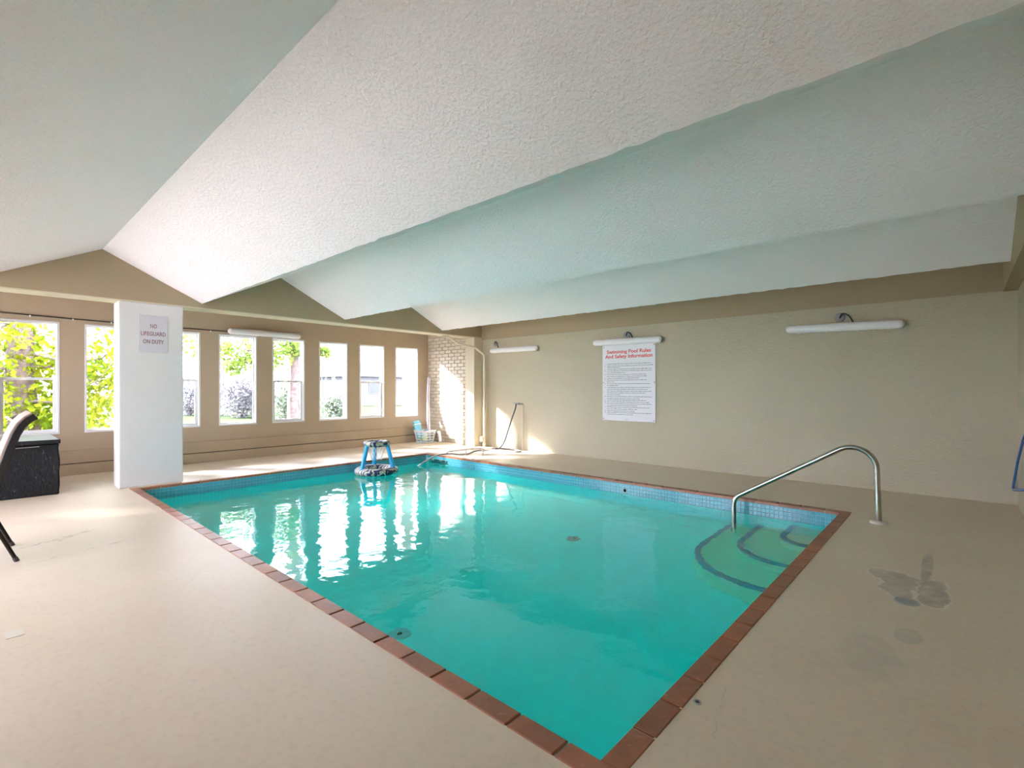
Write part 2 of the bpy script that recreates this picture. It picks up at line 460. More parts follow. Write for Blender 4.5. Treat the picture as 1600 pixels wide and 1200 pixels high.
# make sure the room corners are really reached
def nearest(lst, c): return min(range(len(lst)), key=lambda i: (inner[i] - Vector(c)).length)
for c, o_ in (((ox0, oy0), (XW, YF)), ((ox1, oy0), (XR, YF)), ((ox1, oy1), (XR, YB)), ((ox0, oy1), (XW, YB))):
    outer[nearest(inner, c)] = Vector(o_)
n = len(inner)
vs = [(p.x, p.y, 0) for p in inner] + [(p.x, p.y, 0) for p in outer] + [(p.x, p.y, -0.12) for p in inner] + [(p.x, p.y, -0.12) for p in outer]
fs = []
for i in range(n):
    j = (i + 1) % n
    fs += [(i, j, n + j, n + i), (2 * n + j, 2 * n + i, 3 * n + i, 3 * n + j), (j, i, 2 * n + i, 2 * n + j), (n + i, n + j, 3 * n + j, 3 * n + i)]
obj('floor', MB().add(vs, fs), 'deck', kind='structure', label='cream painted concrete deck around the indoor pool', cat='floor')

# back wall with the darker band above
mb = MB().box(XW - 0.16, XR + 0.16, YB, YB + 0.2, -0.12, 3.1)
obj('wall_back', mb, 'backwall', kind='structure', label='long cream stucco wall carrying the pool rules sign', cat='wall')
mb = MB().box(XB1 + 0.02, XRB, YB - 0.012, YB, 2.215, 2.9)
obj('trim_1', mb, 'taupe', kind='structure', label='taupe painted band along the top of the cream wall', cat='trim')
# right wall and its beam
obj('wall_right', MB().box(XR, XR + 0.16, YF, YB, -0.12, 3.1), 'backwall', kind='structure', label='cream wall at the right edge beyond the handrail', cat='wall')
obj('trim_2', MB().box(XRB, XR, YF, YB, 2.21, 3.1), 'taupe', kind='structure', label='taupe beam along the top of the right wall', cat='beam')
# wall behind the viewpoint: unseen sliding glass doors, added as a source of daylight
DX0, DX1, DZ = -8.9, -2.9, 2.2
mb = MB().box(XW - 0.16, XR + 0.16, YF - 0.2, YF, DZ, 3.1)
mb.box(XW - 0.16, DX0, YF - 0.2, YF, -0.12, DZ); mb.box(DX1, XR + 0.16, YF - 0.2, YF, -0.12, DZ); mb.box(DX0, DX1, YF - 0.2, YF, -0.12, 0.0)
obj('wall_front', mb, 'backwall', kind='structure', label='cream wall behind the viewpoint with added glass doors', cat='wall')
ND = 5; dw = (DX1 - DX0) / ND
DPL = ['nearest the window wall', 'second from the window wall', 'third from the window wall', 'fourth from the window wall', 'farthest from the window wall']
for k in range(ND):
    a, b = DX0 + k * dw, DX0 + (k + 1) * dw; yc = YF - (0.08 if k % 2 else 0.13)
    dr = thing('door_%d' % (k + 1), ((a + b) / 2, YF, 0), 'white framed sliding glass panel added behind the viewpoint for daylight, ' + DPL[k], 'door', kind='structure')
    f = MB(); t = 0.05
    f.box(a, a + t, yc - 0.02, yc + 0.02, 0, DZ); f.box(b - t, b, yc - 0.02, yc + 0.02, 0, DZ)
    f.box(a + t, b - t, yc - 0.02, yc + 0.02, DZ - t, DZ); f.box(a + t, b - t, yc - 0.02, yc + 0.02, 0, 0.08)
    obj('door_frame', f, 'white', dr, bevel=0.003)
    obj('pane', MB().box(a + t, b - t, yc - 0.004, yc + 0.004, 0.08, DZ - t), 'glass', dr)
    obj('handle', MB().box(b - 0.035, b - 0.015, yc + 0.02, yc + 0.045, 0.95, 1.15), 'hosegrey', dr, bevel=0.004)

# window wall, alcove ceiling, beam with gables, pillar, column
WIN = [(0.285, 1.04), (1.365, 2.11), (2.405, 3.16 - 0.0), (3.497, 4.25), (4.575, 5.32), (5.67, 6.417), (6.755, 7.495), (7.845, 8.603)]
WIN = [(a * 0.8, b * 0.8) for a, b in [(0.285, 1.04), (1.362, 2.115), (2.405, 3.160), (3.497, 4.250), (4.577, 5.320), (5.670, 6.417), (6.752, 7.495), (7.843, 8.603)]]
for k in range(1, 4):
    WIN.append((WIN[0][0] - 0.866 * k, WIN[0][1] - 0.866 * k))
SZ, TZ, MZ = 0.575, 2.11, 1.335
mb = MB()
T = 0.16
ws = sorted(WIN)
mb.box(XW - T, XW, YF, YB, -0.12, SZ); mb.box(XW - T, XW, YF, YB, TZ, 2.7)
edges = [YF] + [e for w in ws for e in w] + [YB]
for i in range(0, len(edges), 2): mb.box(XW - T, XW, edges[i], edges[i + 1], SZ, TZ)
obj('wall_left', mb, 'alcove', kind='structure', label='taupe window wall with a row of tall narrow openings', cat='wall')
obj('ceiling_alcove', MB().box(XW - T, XB0, YF, YB, 2.7, 2.8), 'taupe', kind='structure', label='low taupe ceiling over the window alcove', cat='ceiling')
obj('beam_lit_strip', MB().box(XB0, XB1, YF, YB, 2.255, 2.27), 'column', kind='structure', label='thin cream strip standing in for the lit underside of the beam in front of the windows', cat='trim')  # added strip: light on the beam's underside is put into its cream colour
obj('trim_3', MB().box(XB0, XB1, YF, YB, 2.27, 3.1), 'taupe', kind='structure', label='long taupe beam in front of the windows with gables above', cat='beam')

# folded ceiling
mb = MB()
prof = []
y = 1.045 - 2.05 * 3
zz = True
pts = []
while y < YB + 1.1:
    pts.append((y, 2.835 if zz else 2.325)); y += 1.025; zz = not zz
pl = []
for (a, za), (b, zb) in zip(pts, pts[1:]):
    for k in range(6): pl.append((a + (b - a) * k / 6, za + (zb - za) * k / 6))
pl = [p for p in pl if YF - 0.1 <= p[0] <= YB + 0.02]
if pl[-1][0] < YB: pl.append((YB, 2.835 - 0.5 * abs(YB - 7.195)))
NX = 120; vs = []; fs = []; npz = len(pl)
for i in range(NX + 1):
    x = XB1 + (XRB - XB1) * i / NX
    for (yy, z) in pl:
        low = max(0, 1 - (z - 2.325) / 0.1)
        vs.append((x, yy + low * rnd.uniform(-0.006, 0.006), z + rnd.uniform(-0.0015, 0.0015) + low * rnd.uniform(-0.004, 0.004)))
for i in range(NX):
    for j in range(npz - 1):
        a = i * npz + j; fs.append((a, a + npz, a + npz + 1, a + 1))
o = len(vs)
for (yy, z) in pl: vs.append((XB1, yy, z + 0.14))
for (yy, z) in pl: vs.append((XRB, yy, z + 0.14))
for j in range(npz - 1): fs.append((o + j, o + j + 1, o + npz + j + 1, o + npz + j))
obj('ceiling', MB().add(vs, fs), 'ceiling', kind='structure', label='white folded stucco ceiling with sloping ridges and valleys', cat='ceiling')

obj('pillar', MB().box(-7.74, -7.432, 1.195, 1.855, 0, 2.255), 'pillar', bevel=0.012, kind='structure', label='broad white painted pillar at the pool corner', cat='pillar')
obj('column', MB().box(-7.68, -7.42, 7.0, YB, 0, 2.255), 'column', bevel=0.008, kind='structure', label='slim cream column between brick panel and cream wall', cat='column')

# ledges at the foot of the window wall
b_ = obj('baseboard_left', MB().box(XW, XW + 0.075, YF, YB - 0.1, 0, 0.150), 'ledge', bevel=0.006, kind='structure', label='low painted ledge along the foot of the window wall', cat='baseboard')
obj('ledge_board', MB().box(XW, XW + 0.055, YF, YB - 0.1, 0.160, 0.338), 'ledge', b_, bevel=0.006)
obj('ledge_gap', MB().box(XW, XW + 0.03, YF, YB - 0.1, 0.150, 0.160), 'dark', b_)

# brick panel between window wall and column
wall_brick = obj('wall_brick', MB().box(XW, -7.6, YB - 0.062, YB, 0, 2.7), 'mortar', kind='structure', label='cream painted brick panel in the far corner beside the last window', cat='wall', at=(XW, YB - 0.06, 0))
bl, bh, jt = 0.198, 0.066, 0.010
def brick_mesh(l):
    m = MB(); c = 0.006; y0, y1 = -0.014, 0.004
    m.add([(0, y1, 0), (l, y1, 0), (l, y1, bh), (0, y1, bh), (0, y0 + c, 0), (l, y0 + c, 0), (l, y0 + c, bh), (0, y0 + c, bh),
           (c, y0, c), (l - c, y0, c), (l - c, y0, bh - c), (c, y0, bh - c)],
          [(0, 1, 5, 4), (1, 2, 6, 5), (2, 3, 7, 6), (3, 0, 4, 7), (4, 5, 9, 8), (5, 6, 10, 9), (6, 7, 11, 10), (7, 4, 8, 11), (8, 9, 10, 11)])
    me = m.mesh('brick'); me.materials.append(M['brick']); return me
full = brick_mesh(bl); cache = {}
row = 0; z = 0.006
while z + bh < 2.5:
    x = XW + 0.004 - (0 if row % 2 == 0 else (bl + jt) / 2)
    while x < -7.66:
        a = max(x, XW + 0.004); b = min(x + bl, -7.62)
        if b - a > 0.03:
            l = round(b - a, 3)
            if abs(l - bl) < 0.002: me = full
            else: me = cache.setdefault(l, brick_mesh(l))
            o = bpy.data.objects.new('brick', me); col.objects.link(o); o.parent = wall_brick
            o.location = (a - XW, -0.004 + rnd.uniform(-0.0025, 0.0025), z)
        x += bl + jt
    z += bh + jt; row += 1

# windows
def window(i, y0, y1, hung):
    w = thing('window_%d' % (i + 1), (XW - 0.08, (y0 + y1) / 2, SZ),
              ('white double-hung window with a middle rail' if hung else 'white single-pane fixed window') + ', ' + WPLACE[i], 'window', kind='structure')
    f = MB(); t = 0.022; xa, xb = XW - 0.13, XW + 0.004
    f.box(xa, xb, y0, y0 + t, SZ, TZ); f.box(xa, xb, y1 - t, y1, SZ, TZ)
    f.box(xa, xb, y0 + t, y1 - t, TZ - t, TZ); f.box(xa, xb + 0.006, y0 + t, y1 - t, SZ, SZ + t * 1.3)
    obj('window_frame', f, 'white', w, bevel=0.003)
    a, b = y0 + t, y1 - t
    def sash(name, x, z0, z1, st, rail_t, rail_b):
        s = MB(); d = 0.028
        s.box(x - d / 2, x + d / 2, a, a + st, z0, z1); s.box(x - d / 2, x + d / 2, b - st, b, z0, z1)
        s.box(x - d / 2, x + d / 2, a + st, b - st, z1 - rail_t, z1); s.box(x - d / 2, x + d / 2, a + st, b - st, z0, z0 + rail_b)
        so = obj(name, s, 'white', w, bevel=0.002)
        obj('pane', MB().box(x - 0.003, x + 0.003, a + st - 0.004, b - st + 0.004, z0 + rail_b - 0.004, z1 - rail_t + 0.004), 'glass', so)
        return so
    if hung:
        sash('upper_sash', XW - 0.095, MZ - 0.02, TZ - t, 0.014, 0.014, 0.03)
        lo = sash('lower_sash', XW - 0.062, SZ + t * 1.3, MZ + 0.012, 0.042, 0.034, 0.034)
        m_ = (a + b) / 2
        obj('sash_lock', MB().box(XW - 0.052, XW - 0.030, m_ - 0.022, m_ + 0.022, MZ + 0.008, MZ + 0.022), 'white', lo, bevel=0.003)
    else:
        sash('fixed_sash', XW - 0.09, SZ + t * 1.3, TZ - t, 0.014, 0.014, 0.016)
WPLACE = ['behind the black chest, leafy tree close outside', 'just left of the white pillar', 'just right of the white pillar, partly hidden by it',
          'under the left end of the tube light', 'under the right end of the tube light', 'showing bare twigs outside, third from the brick panel',
          'second from the brick panel', 'nearest the brick panel, peach wall outside',
          'first beyond the left edge of view', 'second beyond the left edge of view', 'third beyond the left edge of view', 'fourth beyond the left edge of view']
for i, (a, b) in enumerate(WIN): window(i, a, b, i in (0, 2, 4, 6, 9, 11))

# ---------------------------------------------------------------- pool
pool = thing('pool_basin', (PX0, PY0, FZ), 'rectangular indoor swimming pool with terracotta coping and blue waterline tiles', 'pool', kind='structure')
shell = MB()
shell.box(PX0 - CW, PX1 + CW, PY0 - CW, PY1 + CW, FZ - 0.12, FZ)
shell.box(PX0 - CW, PX0, PY0 - CW, PY1 + CW, FZ, -0.026); shell.box(PX1, PX1 + CW, PY0 - CW, PY1 + CW, FZ, -0.026)
shell.box(PX0, PX1, PY0 - CW, PY0, FZ, -0.026)
SK0, SK1 = PX0 + 0.05, PX0 + 0.60          # skimmer mouth in the far corner
shell.box(PX0, SK0, PY1, PY1 + CW, FZ, -0.026); shell.box(SK1, PX1, PY1, PY1 + CW, FZ, -0.026)
shell.box(SK0, SK1, PY1, PY1 + CW, FZ, -0.24); shell.box(SK0, SK1, PY1, PY1 + CW, -0.075, -0.026)
obj('basin_shell', shell, 'basin', pool)
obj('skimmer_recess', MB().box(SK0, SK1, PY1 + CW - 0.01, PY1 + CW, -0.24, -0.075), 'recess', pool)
# grout bed and waterline tiles
TP, TG = 0.0415, 0.004
gb = MB(); g = 0.003; tz0 = -0.026 - 4 * TP
gb.box(PX0, PX0 + g, PY0, PY1, tz0, -0.026); gb.box(PX1 - g, PX1, PY0, PY1, tz0, -0.026); gb.box(PX0 + g, PX1 - g, PY0, PY0 + g, tz0, -0.026)
gb.box(PX0 + g, SK0, PY1 - g, PY1, tz0, -0.026); gb.box(SK1, PX1 - g, PY1 - g, PY1, tz0, -0.026); gb.box(SK0, SK1, PY1 - g, PY1, -0.075, -0.026)
obj('grout_bed', gb, 'grout', pool)
tm = MB(); h = (TP - TG) / 2; c_ = 0.0015
tm.add([(-h, 0, -h), (h, 0, -h), (h, 0, h), (-h, 0, h), (-h + c_, -0.003, -h + c_), (h - c_, -0.003, -h + c_), (h - c_, -0.003, h - c_), (-h + c_, -0.003, h - c_)],
       [(4, 5, 6, 7), (0, 1, 5, 4), (1, 2, 6, 5), (2, 3, 7, 6), (3, 0, 4, 7)])
tile_me = tm.mesh('waterline_tile'); tile_me.materials.append(M['tile'])
pb = wpos(pool); ncol = int((PX1 - PX0) / TP)
stuff = MB()
def flat_tile(c, u):
    u = Vector(u); nrm = Vector((u.y, -u.x, 0)); c = Vector(c); up = Vector((0, 0, 1))
    h = (TP - TG) / 2; q = [c + u * a * h + up * b * h for a, b in ((-1, -1), (1, -1), (1, 1), (-1, 1))]
    stuff.add([p for p in q] + [p + nrm * 0.003 for p in q], [(4, 5, 6, 7), (0, 1, 5, 4), (1, 2, 6, 5), (2, 3, 7, 6), (3, 0, 4, 7)])
for k in range(ncol):
    x = PX1 - (k + 0.5) * TP
    for r in range(4):
        zc = -0.026 - (r + 0.5) * TP
        if SK0 - 0.02 < x < SK1 + 0.02 and r > 0: continue
        if k < 75:
            o = bpy.data.objects.new('waterline_tile', tile_me); col.objects.link(o); o.parent = pool
            o.location = Vector((x, PY1 - g + rnd.uniform(-0.0005, 0.0005), zc)) - pb
        else: flat_tile((x, PY1 - g, zc), (1, 0, 0))
        flat_tile((x, PY0 + g, zc), (-1, 0, 0))
for k in range(int((PY1 - PY0) / TP)):
    y = PY0 + (k + 0.5) * TP
    for r in range(4):
        zc = -0.026 - (r + 0.5) * TP
        flat_tile((PX0 + g, y, zc), (0, 1, 0)); flat_tile((PX1 - g, y, zc), (0, -1, 0))
obj('far_waterline_tiles', stuff, 'tilestuff', pool, kind='stuff', label='small sky blue waterline tiles along the farther pool walls')
# coping
cb = MB()
for (x0, x1, y0, y1) in ((PX0 - CW, PX1 + CW, PY0 - CW, PY0), (PX0 - CW, PX1 + CW, PY1, PY1 + CW), (PX0 - CW, PX0, PY0, PY1), (PX1, PX1 + CW, PY0, PY1)):
    cb.box(x0, x1, y0, y1, -0.026, -0.004)
obj('coping_mortar', cb, 'mortar', pool)
CP, CG = 0.2135, 0.010
def coping(l, w):
    m = MB(); c = 0.004; z0, z1 = -0.025, 0.004
    m.add([(0, 0, z0), (l, 0, z0), (l, w, z0), (0, w, z0), (0, 0, z1 - c), (l, 0, z1 - c), (l, w, z1 - c), (0, w, z1 - c), (c, c, z1), (l - c, c, z1), (l - c, w - c, z1), (c, w - c, z1)],
          [(0, 3, 2, 1), (0, 1, 5, 4), (1, 2, 6, 5), (2, 3, 7, 6), (3, 0, 4, 7), (4, 5, 9, 8), (5, 6, 10, 9), (6, 7, 11, 10), (7, 4, 8, 11), (8, 9, 10, 11)])
    me = m.mesh('coping_tile'); me.materials.append(M['terracotta']); return me
def run_coping(start, end, axis, fixed):
    L = abs(end - start); sgn = 1 if end > start else -1
    nt = round(L / CP); p = L / nt; l = p - CG
    me = coping(l, CW + 0.004) if axis == 'x' else coping(CW + 0.004, l)
    for k in range(nt):
        s0 = start + sgn * p * k; s = min(s0, s0 + sgn * p) + CG / 2
        o = bpy.data.objects.new('coping_tile', me); col.objects.link(o); o.parent = pool
        loc = Vector((s, fixed, rnd.uniform(-0.001, 0.001))) if axis == 'x' else Vector((fixed, s, rnd.uniform(-0.001, 0.001)))
        o.location = loc - pb
run_coping(PX1 + CW, PX0 - CW, 'x', PY0 - CW)
run_coping(PX1 + CW, PX0 - CW, 'x', PY1 - 0.004)
run_coping(PY0, PY1 - 0.004, 'y', PX1 - 0.004)
run_coping(PY0, PY1 - 0.004, 'y', PX0 - CW)
# corner steps
def step_poly(x, y, r, inset=0.0):
    x, y, r = x + inset, y + inset, max(0.02, r - inset)
    P = [(PX1, PY1), (x, PY1), (x, y + r)]
    P += [(x + r - r * math.cos(math.radians(a)), y + r - r * math.sin(math.radians(a))) for a in range(8, 90, 8)]
    return P + [(x + r, y), (PX1, y)]
for k, (x, y, r, d) in enumerate(((-1.90, 4.15, 0.72, 0.60), (-1.585, 4.57, 0.48, 0.40), (-1.275, 5.02, 0.24, 0.20))):
    z1 = WZ - d
    st = obj('pool_step', MB().prism(step_poly(x, y, r), FZ, z1), 'step', pool)
    P = step_poly(x, y, r)[1:]; Q = step_poly(x, y, r, 0.05)[1:]
    e = MB(); m_ = len(P)
    O_ = step_poly(x, y, r, -0.006)[1:]
    for i in range(m_ - 1):
        A, B, C_, D_ = O_[i], O_[i + 1], Q[i + 1], Q[i]
        e.add([(*A, z1 + 0.004), (*B, z1 + 0.004), (*C_, z1 + 0.004), (*D_, z1 + 0.004), (*A, z1 - 0.045), (*B, z1 - 0.045)], [(0, 1, 2, 3), (0, 4, 5, 1)])
    obj('step_edge_tile', e, 'stepedge', st)
# fittings
inl = MB().lathe([(0.030, 0.0), (0.034, -0.004), (0.030, -0.010), (0.023, -0.010), (0.022, -0.003)], (-3.18, PY1 - 0.004, -0.108), 'Y', 20)
io = obj('return_inlet', inl, 'grout', pool)
obj('inlet_hole', MB().lathe([(0.022, -0.006), (0.0, -0.006)], (-3.18, PY1 - 0.004, -0.108), 'Y', 20), 'dark', io)
for p, m_ in (((-2.955, 2.06), 'grout'), ((-3.095, 4.41), 'greybox')):
    d = obj('main_drain', MB().lathe([(0.075, 0.0), (0.072, 0.012), (0.02, 0.02), (0.0, 0.02)], (*p, FZ), 'Z', 24), m_, pool)
    obj('drain_bolt', MB().lathe([(0.014, 0.018), (0.010, 0.028), (0.0, 0.028)], (*p, FZ), 'Z', 10), 'dark', d)
# water body
wb = MB(); nx, ny = 1, 1
wb.box(PX0 - 0.03, PX1 + 0.03, PY0 - 0.03, PY1 + 0.03, FZ - 0.05, WZ)
obj('pool_water', wb, 'water', kind='stuff', label='clear turquoise water filling the pool', cat='water')

# ---------------------------------------------------------------- tube lights
def tube_light(p0, p1, wall, box_t, label, box_off=0.13):
    p0, p1 = Vector(p0), Vector(p1); mid = (p0 + p1) / 2
    nrm = Vector((0, -1, 0)) if wall == 'back' else Vector((1, 0, 0))
    t = thing('tube_light', mid - nrm * 0.08, label, 'light fixture', 'capsule tube lights on the walls')
    r = 0.052; d = (p1 - p0).normalized()
    path, rad = [], []
    for k in range(7):
        a = PI / 2 * k / 6; path.append(p0 + d * (r * (1 - math.cos(a)))); rad.append(max(0.004, r * math.sin(a)))
    for k in range(6, -1, -1):
        a = PI / 2 * k / 6; path.append(p1 - d * (r * (1 - math.cos(a)))); rad.append(max(0.004, r * math.sin(a)))
    df = obj('diffuser', MB().tube(path, rad, 20), 'tube', t)
    hs = MB().tube([p0 + d * 0.06 - nrm * 0.045, p1 - d * 0.06 - nrm * 0.045], 0.034, 8)
    obj('housing', hs, 'white', t)
    L = (p1 - p0).length
    for k in (0.12, 0.37, 0.63, 0.88):
        q = p0 + d * (L * k) + Vector((0, 0, -0.050))
        obj('clip', MB().box(q.x - 0.012, q.x + 0.012, q.y - 0.012, q.y + 0.012, q.z - 0.006, q.z + 0.006), 'white', t)
    if box_t is not None:
        b = p0 + d * (L * box_t); bx = Vector((b.x, YB, b.z + box_off))
        jb = obj('junction_box', MB().lathe([(0.055, 0.0), (0.055, -0.02), (0.045, -0.028), (0.0, -0.028)], bx, 'Y', 20), 'greybox', t)
        e = bx + Vector((0.14, -0.075, -box_off + 0.05))
        s = bx + Vector((0.0, -0.028, -0.01))
        obj('cable', MB().tube(smooth_path([s, s + Vector((0.03, -0.02, 0.05)), (s + e) / 2 + Vector((0.02, -0.01, 0.055)), e + Vector((-0.015, 0, 0.035)), e]), 0.009, 8), 'black', jb)
tube_light((-7.10, 7.16, 1.966), (-5.865, 7.16, 1.962), 'back', 0.06, 'white tube light on the cream wall nearest the corner column', 0.145)
tube_light((-4.63, 7.16, 1.974), (-3.39, 7.16, 1.958), 'back', 0.48, 'white tube light directly above the pool rules sign', 0.105)
tube_light((-1.68, 7.16, 1.964), (-0.464, 7.16, 1.938), 'back', 0.48, 'white tube light at the right end of the cream wall', 0.125)
tube_light((-9.08, 2.908, 2.166), (-9.08, 4.143, 2.170), 'window', None, 'white tube light mounted above two windows')

# ---------------------------------------------------------------- rules sign
sg = thing('rules_sign', (-4.01, YB, 0.667), 'tall white pool rules sign with red heading under a tube light', 'sign')
sx0, sx1, sz0, sz1 = -4.49, -3.53, 0.667, 1.922
FY = YB - 0.016
obj('board', MB().box(sx0, sx1, FY, YB - 0.001, sz0, sz1), 'signwhite', sg, bevel=0.002)
for (body, z, wd) in (('Swimming Pool Rules', 1.806, 0.80), ('And Safety Information', 1.728, 0.86)):
    me = text_mesh('heading_text', body, 0.080, R_BACK, ((sx0 + sx1) / 2 + 0.005, FY - 0.0008, z), wpos(sg), bold=0.0022, width=wd)
    letters(me, 'heading_letter', 'red', sg)
rows = [(318, 745, 1), (345, 775, 1), (366, 345, 0), (390, 760, 1), (414, 760, 1), (440, 435, 0), (465, 705, 1), (490, 705, 0), (515, 600, 1), (540, 695, 1), (565, 270, 0),
        (590, 740, 1), (615, 325, 0), (640, 755, 1), (665, 710, 0), (690, 770, 0), (715, 690, 0), (740, 355, 0), (765, 770, 1), (792, 610, 0), (814, 690, 1), (838, 725, 1),
        (862, 755, 1), (887, 590, 0), (910, 725, 1), (935, 580, 0), (960, 550, 1), (983, 765, 1), (1008, 520, 0)]
px2x = lambda p: sx0 + (p - 108) / 702 * (sx1 - sx0)
py2z = lambda p: sz1 - (p - 60) / 1035 * (sz1 - sz0)
num = 0
for (py, pe, isnum) in rows:
    z = py2z(py); m = MB(); x = px2x(172); xe = px2x(pe)
    while x < xe - 0.01:
        w = min(rnd.choice((0.012, 0.02, 0.03, 0.04, 0.05, 0.06)), xe - x)
        hh = 0.0065
        # each word as a row of small letter-height strokes
        lx = x
        while lx < x + w:
            a = rnd.choice((0.6, 0.6, 0.6, 1.0)); m.add([(lx, FY - 0.001, z - hh), (lx + 0.0075, FY - 0.001, z - hh), (lx + 0.0075, FY - 0.001, z - hh + 2 * hh * a), (lx, FY - 0.001, z - hh + 2 * hh * a)], [(0, 1, 2, 3)])
            lx += 0.0095
        x += w + 0.011
    if isnum:
        num += 1
        me = text_mesh('rule_number', '%d.' % num, 0.024, R_BACK, (px2x(146), FY - 0.0008, z), wpos(sg), bold=0.0006)
        obj('rule_number', None, 'print', sg, mesh=me)
    obj('rule_line', m, 'print', sg)
for (x, z) in ((sx0 + 0.025, sz1 - 0.03), (sx1 - 0.025, sz1 - 0.03), (sx0 + 0.02, 1.30), (sx1 - 0.02, 1.30), (sx0 + 0.02, sz0 + 0.03), (-4.03, sz0 + 0.025), (sx1 - 0.03, sz0 + 0.025)):
    obj('screw', MB().lathe([(0.008, 0.0), (0.006, -0.004), (0.0, -0.005)], (x, FY, z), 'Y', 10), 'screw', sg)

# lifeguard sign
ls = thing('lifeguard_sign', (-7.432, 1.536, 1.647), 'pale grey no lifeguard on duty sign on the white pillar', 'sign')
obj('board', MB().box(-7.431, -7.424, 1.386, 1.686, 1.647, 2.108), 'signgrey', ls, bevel=0.002)
for body, z, wd in (('NO', 1.972, 0.068), ('LIFEGUARD', 1.876, 0.255), ('ON DUTY', 1.778, 0.215)):
    me = text_mesh('lettering', body, 0.072, R_PILLAR, (-7.4235, 1.536, z), wpos(ls), bold=0.0008, width=wd)
    letters(me, 'letter', 'maroon', ls)

# ---------------------------------------------------------------- pipes, cable, tap, hose, spout
cbl = thing('clipped_cable', (XW, 1.6, 2.16), 'thin dark cable clipped along the wall above the windows', 'cable')
obj('wire', MB().tube([(XW + 0.012, YF + 0.02, 2.19), (XW + 0.012, 0.26, 2.182), (XW + 0.012, 1.4, 2.163), (XW + 0.012, 2.92, 2.160)], 0.008, 8), 'wire', cbl)
for yy in (-0.3, 0.115, 0.538, 0.966, 1.386, 1.83, 2.25, 2.671):
    zc = 2.187 - 0.0105 * max(0, yy) if yy < 2.6 else 2.160
    obj('cable_clip', MB().box(XW, XW + 0.022, yy - 0.009, yy + 0.009, zc - 0.030, zc - 0.003), 'white', cbl, bevel=0.003)

dp = thing('wall_pipe', (-7.24, 7.08, 0), 'cream painted pipe running down from the beam beside the column', 'pipe')
obj('pipe', MB().tube([(-7.60, 6.30, 2.245), (-7.55, 6.42, 2.235), (-7.47, 6.60, 2.10), (-7.33, 6.95, 2.03), (-7.24, 7.10, 1.90), (-7.235, 7.115, 1.84), (-7.235, 7.115, 0.0)], 0.024, 12), 'pipe', dp)
obj('valve', MB().lathe([(0.0, -0.06), (0.038, -0.05), (0.045, 0.0), (0.038, 0.05), (0.0, 0.06)], (-7.27, 7.08, 0.16), 'Z', 14), 'pipe', dp)
obj('coupling', MB().lathe([(0.030, -0.03), (0.033, -0.02), (0.033, 0.02), (0.030, 0.03)], (-7.235, 7.115, 0.045), 'Z', 14), 'pipe', dp)

tp = thing('wall_tap', (-6.27, 7.20, 0), 'small wall tap on a slim painted riser pipe', 'tap')
obj('riser', MB().tube([(-6.265, 7.195, 0.0), (-6.265, 7.195, 0.90)], 0.013, 8), 'column', tp)
obj('tap_body', MB().tube([(-6.265, 7.195, 0.895), (-6.30, 7.14, 0.90), (-6.37, 7.10, 0.90)], 0.016, 8), 'hosegrey', tp)
obj('tap_handle', MB().box(-6.43, -6.27, 7.085, 7.115, 0.912, 0.926), 'hosegrey', tp, bevel=0.004)

hz = thing('garden_hose', (-6.4, 6.95, 0), 'grey hose hanging from the tap and trailing into the pool', 'hose')
obj('hanging_section', MB().tube(smooth_path([(-6.34, 7.09, 0.895), (-6.35, 7.075, 0.80), (-6.42, 7.05, 0.60), (-6.50, 7.02, 0.35), (-6.54, 6.98, 0.18), (-6.60, 6.93, 0.06), (-6.70, 6.90, 0.018)]), 0.013, 8), 'hosedark', hz)
obj('ground_section', MB().tube(smooth_path([(-6.70, 6.90, 0.018), (-6.86, 6.98, 0.014), (-6.72, 7.09, 0.014), (-6.45, 7.10, 0.014), (-6.17, 7.02, 0.014), (-6.15, 6.88, 0.014), (-6.35, 6.80, 0.016), (-6.68, 6.72, 0.014),
     (-6.83, 6.50, 0.014), (-6.72, 6.25, 0.014), (-6.62, 6.10, 0.014), (-6.66, 5.92, 0.016), (-6.74, 5.78, 0.03), (-6.86, 5.60, 0.02), (-6.93, 5.44, -0.05), (-6.99, 5.30, -0.135)]), 0.014, 8), 'hosegrey', hz)
obj('nozzle', MB().tube([(-6.985, 5.31, -0.130), (-7.01, 5.26, -0.165)], 0.018, 8), 'white', hz)

sp = thing('fill_spout', (-6.6, 6.0, 0), 'low pinkish metal fill spout standing on the deck edge', 'spout')
obj('spout_pipe', MB().tube(smooth_path([(-6.80, 5.72, 0.02), (-6.775, 5.745, 0.065), (-6.72, 5.80, 0.082), (-6.45, 6.08, 0.118), (-6.36, 6.16, 0.118), (-6.335, 6.19, 0.09), (-6.335, 6.19, 0.0)], 6), 0.017, 10), 'pinkpipe', sp)
obj('leg', MB().tube([(-6.55, 5.98, 0.105), (-6.55, 5.98, 0.0)], 0.014, 8), 'pinkpipe', sp)
obj('coupling', MB().tube([(-6.50, 6.03, 0.112), (-6.46, 6.07, 0.117)], 0.026, 10), 'pinkpipe', sp)

